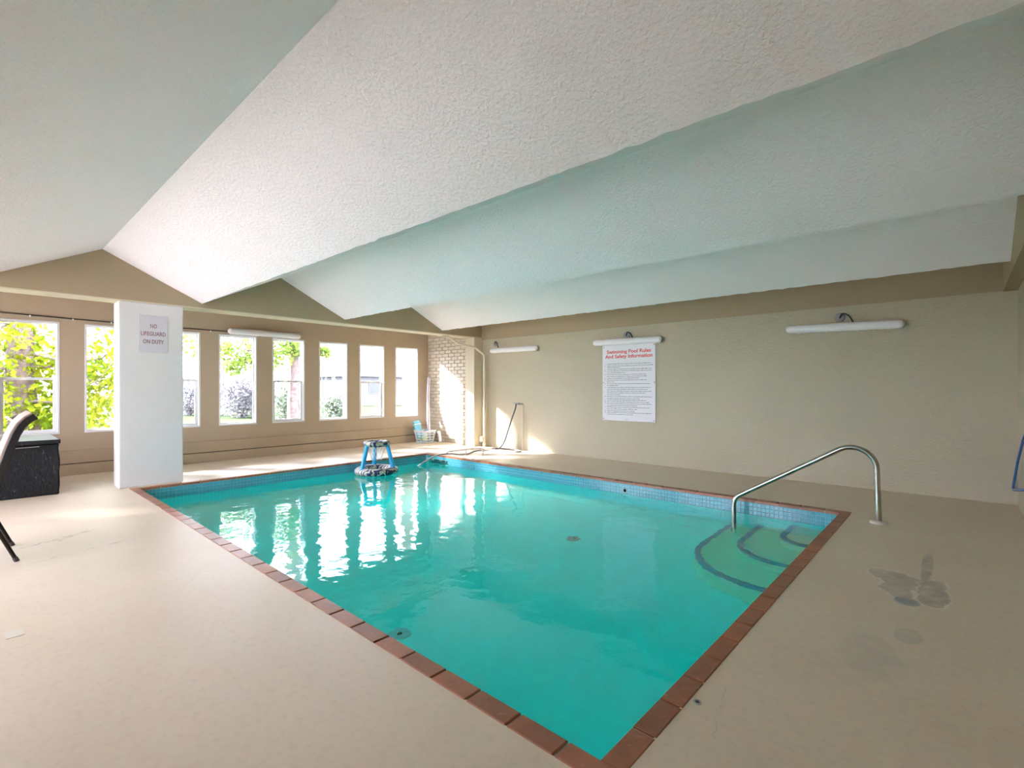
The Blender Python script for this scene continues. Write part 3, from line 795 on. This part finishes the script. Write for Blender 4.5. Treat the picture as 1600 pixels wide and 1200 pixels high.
# ---------------------------------------------------------------- stair rail
RY = 5.45
hr = thing('stair_rail', (-0.54, RY, 0), 'bent stainless steel handrail over the corner pool steps', 'handrail')
pp = [(-0.536, RY, 0.002), (-0.5395, RY, 0.12), (-0.543, RY, 0.24), (-0.5465, RY, 0.36)]
pp += arc((-0.735, RY, 0.475), 0.185, 0, 122, 14)
pp += [(-1.10, RY, 0.465), (-1.45, RY, 0.2465)]
pp += arc((-1.63, RY, -0.037), 0.145, 122, 180, 8)
pp += [(-1.775, RY, -0.10), (-1.775, RY, WZ - 0.60)]
obj('rail_tube', MB().tube(pp, 0.0235, 16), 'steel', hr)
obj('base_plate', MB().lathe([(0.068, 0.0), (0.066, 0.012), (0.045, 0.020), (0.024, 0.022)], (-0.536, RY, 0), 'Z', 28), 'plate', hr)

# floor drain, plug, patch
fd = thing('floor_drain', (-0.225, 3.545, 0), 'round metal floor drain amid pale stains on the deck', 'drain')
obj('drain_ring', MB().lathe([(0.062, 0.0), (0.060, 0.004), (0.050, 0.004), (0.050, 0.0005)], (-0.225, 3.545, 0), 'Z', 28), 'grate', fd)
obj('drain_well', MB().lathe([(0.050, 0.0008), (0.0, 0.0008)], (-0.225, 3.545, 0), 'Z', 24), 'dark', fd)
for k in range(-2, 3):
    w = math.sqrt(0.05 ** 2 - (k * 0.018) ** 2)
    obj('grate_bar', MB().box(-0.225 - w, -0.225 + w, 3.545 + k * 0.018 - 0.0045, 3.545 + k * 0.018 + 0.0045, 0.0008, 0.0035), 'grate', fd)
pg = thing('deck_plug', (-0.743, 1.87, 0), 'small round metal plug set in the deck beside the near coping corner', 'plug')
obj('rim', MB().lathe([(0.017, 0.0), (0.016, 0.003), (0.009, 0.003), (0.009, 0.001)], (-0.743, 1.87, 0), 'Z', 18), 'grate', pg)
obj('core', MB().lathe([(0.009, 0.001), (0.004, 0.002), (0.0, 0.002)], (-0.743, 1.87, 0), 'Z', 12), 'hosedark', pg)
o = obj('deck_patch', MB().box(-3.475, -3.375, 0.115, 0.18, 0.0, 0.002), 'plate', label='small square repair patch on the deck at lower left', cat='patch')

# ---------------------------------------------------------------- floating hoop
HX, HY, HZ = -6.88, 4.36, WZ
hp = thing('floating_hoop', (HX, HY, HZ), 'floating pool basketball hoop with bright blue posts and navy patterned rings', 'pool toy')
def ring(R, r, z, sq=1.0):
    m = MB(); N, K = 40, 12; vs = []; fs = []
    for i in range(N):
        a = 2 * PI * i / N
        for j in range(K):
            b = 2 * PI * j / K; q = R + r * math.cos(b)
            vs.append((HX + q * math.cos(a), HY + q * math.sin(a), z + r * sq * math.sin(b)))
    for i in range(N):
        for j in range(K): fs.append((i * K + j, ((i + 1) % N) * K + j, ((i + 1) % N) * K + (j + 1) % K, i * K + (j + 1) % K))
    return m.add(vs, fs, True)
obj('base_float', ring(0.255, 0.088, WZ + 0.045, 0.72), 'zebra', hp)
obj('rim_float', ring(0.165, 0.045, WZ + 0.475, 0.95), 'zebra', hp)
for a in (35, 155, 275):
    ca, sa = math.cos(math.radians(a)), math.sin(math.radians(a))
    obj('post', MB().tube([(HX + 0.275 * ca, HY + 0.275 * sa, WZ + 0.085), (HX + 0.18 * ca, HY + 0.18 * sa, WZ + 0.455)], [0.033, 0.030], 12), 'hoopblue', hp)
net = MB()
for k in range(14):
    a0 = 2 * PI * k / 14
    for sg_ in (1, -1):
        P = []
        for j in range(6):
            t = j / 5; rr = 0.14 - 0.06 * t; a = a0 + sg_ * 0.9 * t
            P.append((HX + rr * math.cos(a), HY + rr * math.sin(a), WZ + 0.45 - 0.24 * t))
        net.tube(P, 0.0022, 4)
obj('net', net, 'white', hp, kind='stuff')

# ---------------------------------------------------------------- basket with foam toys
BX, BY = -8.80, 6.80
bk = thing('laundry_basket', (BX, BY, 0), 'white slotted plastic basket of pool toys in the brick corner', 'basket')
def bring(hx, hy, z, n=32, p=0.28):
    out = []
    for i in range(n):
        a = 2 * PI * i / n; c, s = math.cos(a), math.sin(a)
        out.append((BX + hx * math.copysign(abs(c) ** p, c) if abs(c) > 1e-9 else BX, BY + hy * math.copysign(abs(s) ** p, s) if abs(s) > 1e-9 else BY, z))
    return out
obj('rim', MB().tube(bring(0.205, 0.165, 0.265), 0.016, 8, closed=True), 'basket', bk)
bb = MB()
bb.add(bring(0.16, 0.12, 0.006), [tuple(range(31, -1, -1))]); bb.tube(bring(0.162, 0.122, 0.015), 0.014, 8, closed=True)
obj('bottom', bb, 'basket', bk)
for z in (0.07, 0.13, 0.19, 0.235):
    t = z / 0.265
    obj('band', MB().tube(bring(0.162 + 0.04 * t, 0.122 + 0.04 * t, z), 0.009, 6, closed=True), 'basket', bk)
b0, b1 = bring(0.162, 0.122, 0.012), bring(0.203, 0.163, 0.26)
for i in range(32):
    obj('slat', MB().tube([b0[i], b1[i]], 0.0075, 5), 'basket', bk)
nd = thing('pool_noodle', (BX, BY, 0.03), 'tall pale lilac pool noodle standing in the basket', 'pool noodle')
nd_path = smooth_path([(-8.74, 6.87, 0.05), (-8.79, 6.90, 0.26), (-8.90, 6.98, 0.55), (-8.97, 7.03, 0.85), (-8.985, 7.045, 1.15), (-8.965, 7.05, 1.44)])
obj('foam', MB().tube(nd_path, 0.036, 16), 'foamwhite', nd)
obj('core', MB().tube([nd_path[-1], Vector(nd_path[-1]) + Vector((0, 0, 0.002))], 0.013, 12), 'foampurple', nd)
s_ = MB().tube([Vector(p) + Vector((0.02, -0.028, 0)) for p in nd_path], 0.014, 8)
obj('stripe', s_, 'foampurple', nd)
kb = thing('foam_float', (BX - 0.05, BY, 0.05), 'light blue foam float leaning out of the basket', 'pool toy')
A, B = Vector((-8.85, 6.73, 0.10)), Vector((-9.02, 6.72, 0.47)); d = (B - A).normalized(); u = Vector((0.25, 0.95, 0.0)).normalized(); u = (u - d * u.dot(d)).normalized(); w = d.cross(u)
vs = [A + u * a * 0.08 + w * b * 0.035 for a, b in ((-1, -1), (1, -1), (1, 1), (-1, 1))] + [B + u * a * 0.08 + w * b * 0.035 for a, b in ((-1, -1), (1, -1), (1, 1), (-1, 1))]
obj('foam', MB().add(vs, [(0, 3, 2, 1), (4, 5, 6, 7), (0, 1, 5, 4), (1, 2, 6, 5), (2, 3, 7, 6), (3, 0, 4, 7)]), 'foamblue', kb, bevel=0.018)
e0 = B + d * 0.001
obj('label_band', MB().add([p + (A - B) * 0.18 + (p - (A + B) / 2).normalized() * 0.0 for p in [B + (u * a * 0.082 + w * b * 0.037) for a, b in ((-1, -1), (1, -1), (1, 1), (-1, 1))]] + [p + (A - B) * 0.24 for p in [B + (u * a * 0.082 + w * b * 0.037) for a, b in ((-1, -1), (1, -1), (1, 1), (-1, 1))]], [(0, 1, 5, 4), (1, 2, 6, 5), (2, 3, 7, 6), (3, 0, 4, 7)]), 'white', kb)
bl_ = thing('toy_ball', (-8.70, 6.72, 0.10), 'lime green toy ball inside the slotted basket', 'ball')
obj('ball_skin', MB().lathe([(0.075 * math.sin(PI * k / 12), -0.075 * math.cos(PI * k / 12)) for k in range(13)], (-8.70, 6.73, 0.105), 'Z', 18), 'limeball', bl_)
obj('ball_seam', MB().tube([Vector((-8.70, 6.73, 0.105)) + Vector((0.075 * math.cos(a), 0.03 * math.cos(a), 0.07 * math.sin(a))) for a in [2 * PI * k / 24 for k in range(24)]], 0.004, 5, closed=True), 'hosegrey', bl_)
rg = thing('short_noodle', (-8.50, 6.86, 0.0), 'short greyish foam tube leaning on the right side of the basket', 'pool noodle')
obj('foam', MB().tube(smooth_path([(-8.43, 6.93, 0.034), (-8.465, 6.95, 0.12), (-8.53, 6.98, 0.25)]), 0.033, 14), 'foamwhite', rg)
obj('core', MB().tube([(-8.53, 6.98, 0.25), (-8.531, 6.98, 0.252)], 0.012, 10), 'foampurple', rg)

# ---------------------------------------------------------------- chest
CH = dict(x0=-8.55, x1=-7.575, y0=-0.75, y1=0.685)
ch = thing('storage_chest', (-8.06, -0.03, 0), 'scuffed black storage chest with dusty grey lid below the leafy window', 'chest')
def grid_box(x0, x1, y0, y1, z0, z1, n, bulge):
    bm = bmesh.new(); bmesh.ops.create_cube(bm, size=1)
    bmesh.ops.subdivide_edges(bm, edges=bm.edges, cuts=n, use_grid_fill=True)
    for v in bm.verts:
        p = v.co * 2; s = Vector(p)
        q = Vector((x0 + (p.x + 1) / 2 * (x1 - x0), y0 + (p.y + 1) / 2 * (y1 - y0), z0 + (p.z + 1) / 2 * (z1 - z0)))
        k = bulge * (math.sin(q.y * 17 + q.z * 9) + math.sin(q.z * 23 + q.x * 13 + q.y * 5)) * 0.5
        if abs(p.z) < 0.98: 
            if abs(p.x) > 0.98: q.x += k
            if abs(p.y) > 0.98: q.y += k
        q.x -= 0.02 * (1 + p.z) / 2 * (1 if p.x > 0 else -1) * 0.5
        v.co = q
    bm.verts.ensure_lookup_table(); bm.faces.ensure_lookup_table()
    m = MB(); m.add([v.co.copy() for v in bm.verts], [tuple(v.index for v in f.verts) for f in bm.faces], True); bm.free(); return m
obj('body', grid_box(CH['x0'], CH['x1'], CH['y0'], CH['y1'], 0.0, 0.575, 11, 0.008), 'chest', ch, bevel=0.015)
lid = grid_box(CH['x0'] - 0.01, CH['x1'] + 0.012, CH['y0'] - 0.01, CH['y1'] + 0.01, 0.577, 0.622, 7, 0.003)
obj('lid_edge', lid, 'chest', ch, bevel=0.016)
lo = MB(); lo.add([(CH['x0'] + (CH['x1'] - CH['x0']) * i / 8, CH['y0'] + (CH['y1'] - CH['y0']) * j / 8, 0.6225 + 0.008 * math.sin(PI * i / 8) * math.sin(PI * j / 8)) for i in range(9) for j in range(9)],
       [(i * 9 + j, (i + 1) * 9 + j, (i + 1) * 9 + j + 1, i * 9 + j + 1) for i in range(8) for j in range(8)], True)
obj('lid_top', lo, 'lidgrey', ch)
obj('latch_cord', MB().tube(smooth_path([(-7.56, 0.30, 0.535), (-7.557, 0.33, 0.55), (-7.557, 0.45, 0.553), (-7.557, 0.52, 0.556)]), 0.004, 6), 'hosegrey', ch)

# ---------------------------------------------------------------- chair
cr = thing('stacking_chair', (-5.09, -0.02, 0), 'dusty pink upholstered chair with black edges and thin dark legs, cut by the left edge', 'chair')
xa, xb = -5.36, -4.835
side = [(0.085, 0.42), (0.118, 0.50), (0.150, 0.62), (0.185, 0.76), (0.220, 0.875), (0.247, 0.935), (0.280, 0.975), (0.318, 1.000)]
def slab(offs0, offs1, x0, x1):
    m = MB(); P = []
    k = len(side)
    nr = []
    for i in range(k):
        a = side[max(i - 1, 0)]; b = side[min(i + 1, k - 1)]
        t = Vector((b[0] - a[0], b[1] - a[1])).normalized(); nr.append(Vector((-t.y, t.x)))   # towards the sitter
    for i in range(k):
        for (x, o_) in ((x0, offs0), (x1, offs0), (x1, offs1), (x0, offs1)):
            P.append((x, side[i][0] + nr[i].x * o_, side[i][1] + nr[i].y * o_))
    fs = [(0, 3, 2, 1), tuple(4 * (k - 1) + j for j in range(4))]
    for i in range(k - 1):
        for j in range(4): fs.append((4 * i + j, 4 * i + (j + 1) % 4, 4 * i + 4 + (j + 1) % 4, 4 * i + 4 + j))
    return m.add(P, fs)
obj('backrest', slab(0.004, 0.040, xa + 0.02, xb - 0.02), 'chairfab', cr, bevel=0.008)
obj('back_shell', slab(-0.016, 0.004, xa + 0.01, xb - 0.01), 'chairblk', cr, bevel=0.004)
for (x0, x1) in ((xa, xa + 0.022), (xb - 0.022, xb)):
    obj('side_edge', slab(-0.018, 0.028, x0, x1), 'chairblk', cr, bevel=0.006)
obj('seat', MB().box(xa, xb, -0.36, 0.095, 0.415, 0.475), 'chairfab', cr, bevel=0.025)
obj('seat_pan', MB().box(xa + 0.02, xb - 0.02, -0.34, 0.085, 0.395, 0.414), 'chairblk', cr)
for x in (xa + 0.01, xb - 0.01):
    for (p, q) in (((x, 0.060, 0.40), (x, 0.220, 0.0)), ((x, -0.31, 0.40), (x, -0.40, 0.0))):
        l = obj('leg', MB().tube([p, q], 0.0125, 10), 'chairleg', cr)
        v = (Vector(q) - Vector(p)).normalized()
        obj('foot_cap', MB().tube([Vector(q) - v * 0.03 + Vector((0, 0, 0.001)), Vector(q) + Vector((0, 0, 0.001))], 0.0155, 10), 'screw', l)

# ---------------------------------------------------------------- leaf net hung at the right edge
ln = thing('leaf_net', (0.41, 6.6, 0.16), 'blue framed leaf net leaning against the right wall', 'pool net')
fp = [(0.415, 6.30, 0.735), (0.412, 6.80, 0.50), (0.405, 7.205, 0.185), (0.405, 7.20, 0.160), (0.405, 6.30, 0.295), (0.405, 5.75, 0.38), (0.41, 5.70, 0.42), (0.415, 5.80, 0.80), (0.415, 6.0, 0.86)]
fr = obj('frame', MB().tube(fp, 0.011, 8, closed=True), 'netblue', ln)
nm = MB()
for k in range(1, 12):
    t = k / 12; a = Vector(fp[2]).lerp(Vector(fp[5]), t); b = Vector(fp[2]).lerp(Vector(fp[8]), t)
    nm.tube([a, b], 0.0007, 4)
obj('netting', nm, 'hosegrey', ln, kind='stuff')
obj('handle', MB().tube([(0.415, 5.9, 0.86), (0.42, 5.2, 1.25), (0.42, 4.2, 1.80)], 0.013, 8), 'netblue', ln)

# ---------------------------------------------------------------- outdoors
gz = -0.10
obj('ground_outside', MB().box(-90, XW - T, -70, 80, gz - 0.2, gz), 'lawn', kind='structure', label='bright green lawn outside the windows', cat='lawn')
obj('added_terrace', MB().box(XW - T, 8, -30, YF - 0.2, gz - 0.2, gz), 'road', kind='structure', label='pale concrete terrace added outside the glass doors to reflect daylight', cat='terrace')  # unseen terrace, added in pale concrete to reflect light into the room
obj('wing_wall', MB().box(-10.30, XW - T, 7.25, 7.55, gz, 3.2), 'peach', kind='structure', label='peach outer wall end beyond the last window', cat='wall')

def blob_leaves(m, centres, n, size, flat=0.6):
    for _ in range(n):
        (cx, cyy, cz, rx, ry, rz) = rnd.choice(centres)
        a = rnd.uniform(0, 2 * PI); u = rnd.uniform(-1, 1); r = rnd.random() ** 0.45
        s = math.sqrt(1 - u * u)
        p = Vector((cx + rx * r * s * math.cos(a), cyy + ry * r * s * math.sin(a), cz + rz * r * u))
        leaf_at(m, p, size * rnd.uniform(0.6, 1.25))
def leaf_at(m, p, s):
    d = Vector((rnd.gauss(0, 1), rnd.gauss(0, 1), rnd.gauss(-0.5, 0.7))).normalized()
    sd = d.cross(Vector((rnd.gauss(0, 1), rnd.gauss(0, 1), rnd.gauss(0, 1)))).normalized()
    nr = d.cross(sd)
    a = p; b = p + d * s; k1 = p + d * s * 0.42 + sd * s * 0.30 + nr * s * 0.08; k2 = p + d * s * 0.42 - sd * s * 0.30 + nr * s * 0.08
    m.add([a, k1, b, k2], [(0, 1, 2), (0, 2, 3)])
def branch(m, a, b, r0, r1, wig=0.12, n=6):
    a, b = Vector(a), Vector(b); P = []; L = (b - a).length
    for i in range(n + 1):
        t = i / n; P.append(a.lerp(b, t) + Vector((rnd.uniform(-1, 1), rnd.uniform(-1, 1), rnd.uniform(-0.5, 0.5))) * wig * L * math.sin(PI * t) * 0.4)
    m.tube(P, [r0 + (r1 - r0) * i / n for i in range(n + 1)], 7)
    return P

leaf_shape = MB(); 
leaf_shape.add([(0, 0, 0), (0.28, 0.12, 0.05), (0.34, 0.42, 0.07), (0, 1, 0), (-0.34, 0.42, 0.07), (-0.28, 0.12, 0.05), (0, 0.45, -0.02)],
               [(0, 1, 6), (1, 2, 6), (2, 3, 6), (3, 4, 6), (4, 5, 6), (5, 0, 6)])
leaf_me = leaf_shape.mesh('leaf'); leaf_me.materials.append(M['leaf'])

# big leafy tree close to the first windows
t1 = thing('leafy_tree', (-12.4, 0.62, gz), 'big yellow-green leafy tree close outside the two leftmost windows', 'tree')
tr = MB(); P = branch(tr, (-12.4, 0.70, gz), (-12.35, 0.42, 4.6), 0.24, 0.17, 0.05, 8)
obj('trunk', tr, 'bark', t1)
anchor = []
for (a, b) in (((-12.4, 0.6, 1.0), (-11.4, 1.3, 0.9)), ((-12.4, 0.55, 1.5), (-11.2, 2.2, 2.0)), ((-12.4, 0.5, 2.3), (-11.0, 0.3, 2.2)), ((-12.4, 0.5, 2.8), (-11.8, 2.4, 2.7)),
               ((-12.4, 0.6, 1.6), (-11.3, -0.5, 1.2)), ((-12.4, 0.5, 3.2), (-12.0, 2.2, 3.6)), ((-12.4, 0.6, 0.8), (-11.2, 0.3, 0.5)), ((-12.4, 0.5, 2.0), (-11.6, 1.7, 1.2))):
    bm_ = MB(); Q = branch(bm_, a, b, 0.035, 0.008, 0.2, 7); obj('branch', bm_, 'bark', t1)
    anchor += Q[2:]
    for k in range(2):
        i = rnd.randint(2, 6); e = Q[i] + Vector((rnd.uniform(-0.3, 0.6), rnd.uniform(-0.7, 0.7), rnd.uniform(-0.7, 0.3)))
        bm2 = MB(); Q2 = branch(bm2, Q[i], e, 0.012, 0.004, 0.2, 5); obj('branch', bm2, 'bark', t1); anchor += Q2[1:]
t1b = wpos(t1)
for k in range(240):
    p = rnd.choice(anchor) + Vector((rnd.gauss(0, 0.14), rnd.gauss(0, 0.16), rnd.gauss(-0.05, 0.14)))
    o = bpy.data.objects.new('leaf', leaf_me); col.objects.link(o); o.parent = t1; o.location = p - t1b
    o.rotation_euler = (rnd.uniform(0, 2 * PI), rnd.uniform(0, 2 * PI), rnd.uniform(0, 2 * PI)); s = rnd.uniform(0.09, 0.16); o.scale = (s, s, s)
fo = MB()
cl = [(-12.6, 0.5, 1.6, 0.7, 1.0, 0.9), (-12.2, 1.6, 1.5, 0.7, 0.8, 0.8), (-12.8, 2.0, 2.9, 1.0, 1.4, 0.55), (-12.5, 0.9, 0.6, 0.8, 1.0, 0.55),
      (-13.2, 0.5, 3.6, 1.2, 1.2, 0.9)]
for p in anchor:
    for _ in range(9): leaf_at(fo, p + Vector((rnd.gauss(0, 0.2), rnd.gauss(0, 0.22), rnd.gauss(-0.06, 0.18))), rnd.uniform(0.08, 0.15))
blob_leaves(fo, cl, 4500, 0.13)
obj('foliage', fo, 'leaf', t1, kind='stuff')

# second tree, branches reaching across the middle windows
def ground_at(u, depth):
    F = (-math.sin(YAW), math.cos(YAW)); Rr = (math.cos(YAW), math.sin(YAW)); k = (u - 800) / 770
    return (depth * (F[0] + Rr[0] * k), depth * (F[1] + Rr[1] * k))
def sight(u, v, depth): return Vector((*ground_at(u, depth), 1.2 + (607 - v) / 770 * depth))
tx, ty = ground_at(459, 15)
t2 = thing('overhanging_tree', (tx, ty, gz), 'fresh green tree whose boughs hang across the middle windows', 'tree')
tr = MB(); branch(tr, (tx, ty, gz), (tx + 0.1, ty, 5.0), 0.17, 0.12, 0.03); obj('trunk', tr, 'bark', t2)
cl = []
for (u, v, dep, r) in ((300, 540, 14, 0.6), (300, 520, 14, 0.6), (352, 545, 13.5, 0.42), (365, 570, 13.5, 0.38), (385, 560, 14, 0.36), (398, 535, 14, 0.45), (432, 560, 14.2, 0.5), (452, 540, 14.5, 0.5), (470, 545, 14.8, 0.4),
                       (440, 520, 14.5, 0.6), (505, 548, 15, 0.25), (380, 500, 14, 0.8), (430, 490, 14.5, 0.9)):
    p = sight(u, v, dep); cl.append((p.x, p.y, p.z, r, r, r * 0.7))
    m_ = MB(); branch(m_, (tx + 0.05, ty, rnd.uniform(2.2, 3.4)), p, 0.035, 0.008, 0.15); obj('branch', m_, 'bark', t2)
fo = MB(); blob_leaves(fo, cl, 3200, 0.12)
obj('foliage', fo, 'leaf2', t2, kind='stuff')
# unseen dense tree, added to keep sun off the first windows
t0 = thing('added_shade_tree', (-12.9, -3.4, gz), 'dense yellow-green tree added beyond the left edge of view to block sun', 'tree')
tr = MB(); branch(tr, (-12.9, -3.4, gz), (-12.8, -3.2, 4.4), 0.2, 0.12, 0.04); obj('trunk', tr, 'bark', t0)
fo = MB(); blob_leaves(fo, [(-12.6, -2.3, 3.2, 0.8, 1.3, 0.9), (-12.8, -3.4, 3.2, 1.0, 1.6, 1.1), (-12.5, -1.8, 3.3, 0.7, 0.9, 0.8), (-12.9, -4.6, 3.4, 1.0, 1.2, 1.0)], 6500, 0.20)
obj('foliage', fo, 'leaf', t0, kind='stuff')

def shrub(name, loc, R, h, n, size, m_, label, twigs=14, cat='shrub'):
    s = thing(name, (*loc, gz), label, cat)
    for k in range(twigs):
        a = 2 * PI * k / twigs; tw = MB()
        branch(tw, (loc[0] + 0.05 * math.cos(a), loc[1] + 0.05 * math.sin(a), gz), (loc[0] + R * 0.8 * math.cos(a) * rnd.uniform(0.4, 1), loc[1] + R * 0.8 * math.sin(a) * rnd.uniform(0.4, 1), gz + h * rnd.uniform(0.6, 1.0)), 0.03, 0.008, 0.25)
        obj('stem', tw, 'twig', s)
    if n:
        f = MB(); blob_leaves(f, [(loc[0], loc[1], gz + h * 0.5, R, R, h * 0.5)], n, size)
        obj('foliage', f, m_, s, kind='stuff')
    return s
shrub('grey_shrub', ground_at(378, 22), 1.35, 2.3, 3600, 0.15, 'leafgrey', 'greyish mauve rounded shrub on the lawn beyond the fourth window')
shrub('pale_shrub', ground_at(452, 17), 0.75, 1.75, 1800, 0.13, 'leaf3', 'pale green bushy shrub low behind the fifth window')
shrub('low_shrub', ground_at(522, 18.5), 0.65, 1.35, 1300, 0.13, 'leaf3', 'pale green low shrub behind the sixth window')
shrub('bare_shrub', ground_at(520, 22), 1.2, 2.9, 0, 0, 'leaf3', 'bare twiggy shrub rising behind the sixth window', 12)
shrub('mauve_shrub', ground_at(296, 24), 1.3, 2.3, 2600, 0.15, 'leafgrey', 'greyish mauve shrub seen beside the white pillar')
# far house and hedge line
hx, hy = ground_at(600, 44)
hs = thing('far_house', (hx, hy, gz), 'pale low house far across the lawn behind the last windows', 'house')
obj('wall', MB().box(hx - 5, hx + 5, hy - 6, hy + 6, gz, 2.1), 'house', hs)
rf = MB(); rf.add([(hx - 5.4, hy - 6.4, 2.1), (hx + 5.4, hy - 6.4, 2.1), (hx + 5.4, hy + 6.4, 2.1), (hx - 5.4, hy + 6.4, 2.1), (hx, hy - 6.4, 3.3), (hx, hy + 6.4, 3.3)], [(0, 1, 4), (1, 2, 5, 4), (2, 3, 5), (3, 0, 4, 5), (0, 3, 2, 1)])
obj('roof', rf, 'roof', hs)
for yy in (-4, -1, 2, 4.5):
    wn = obj('window', MB().box(hx + 5.0, hx + 5.05, hy + yy - 0.6, hy + yy + 0.6, 0.8, 1.7), 'house', hs)
    obj('pane', MB().box(hx + 5.05, hx + 5.07, hy + yy - 0.5, hy + yy + 0.5, 0.88, 1.62), 'winglass', wn)
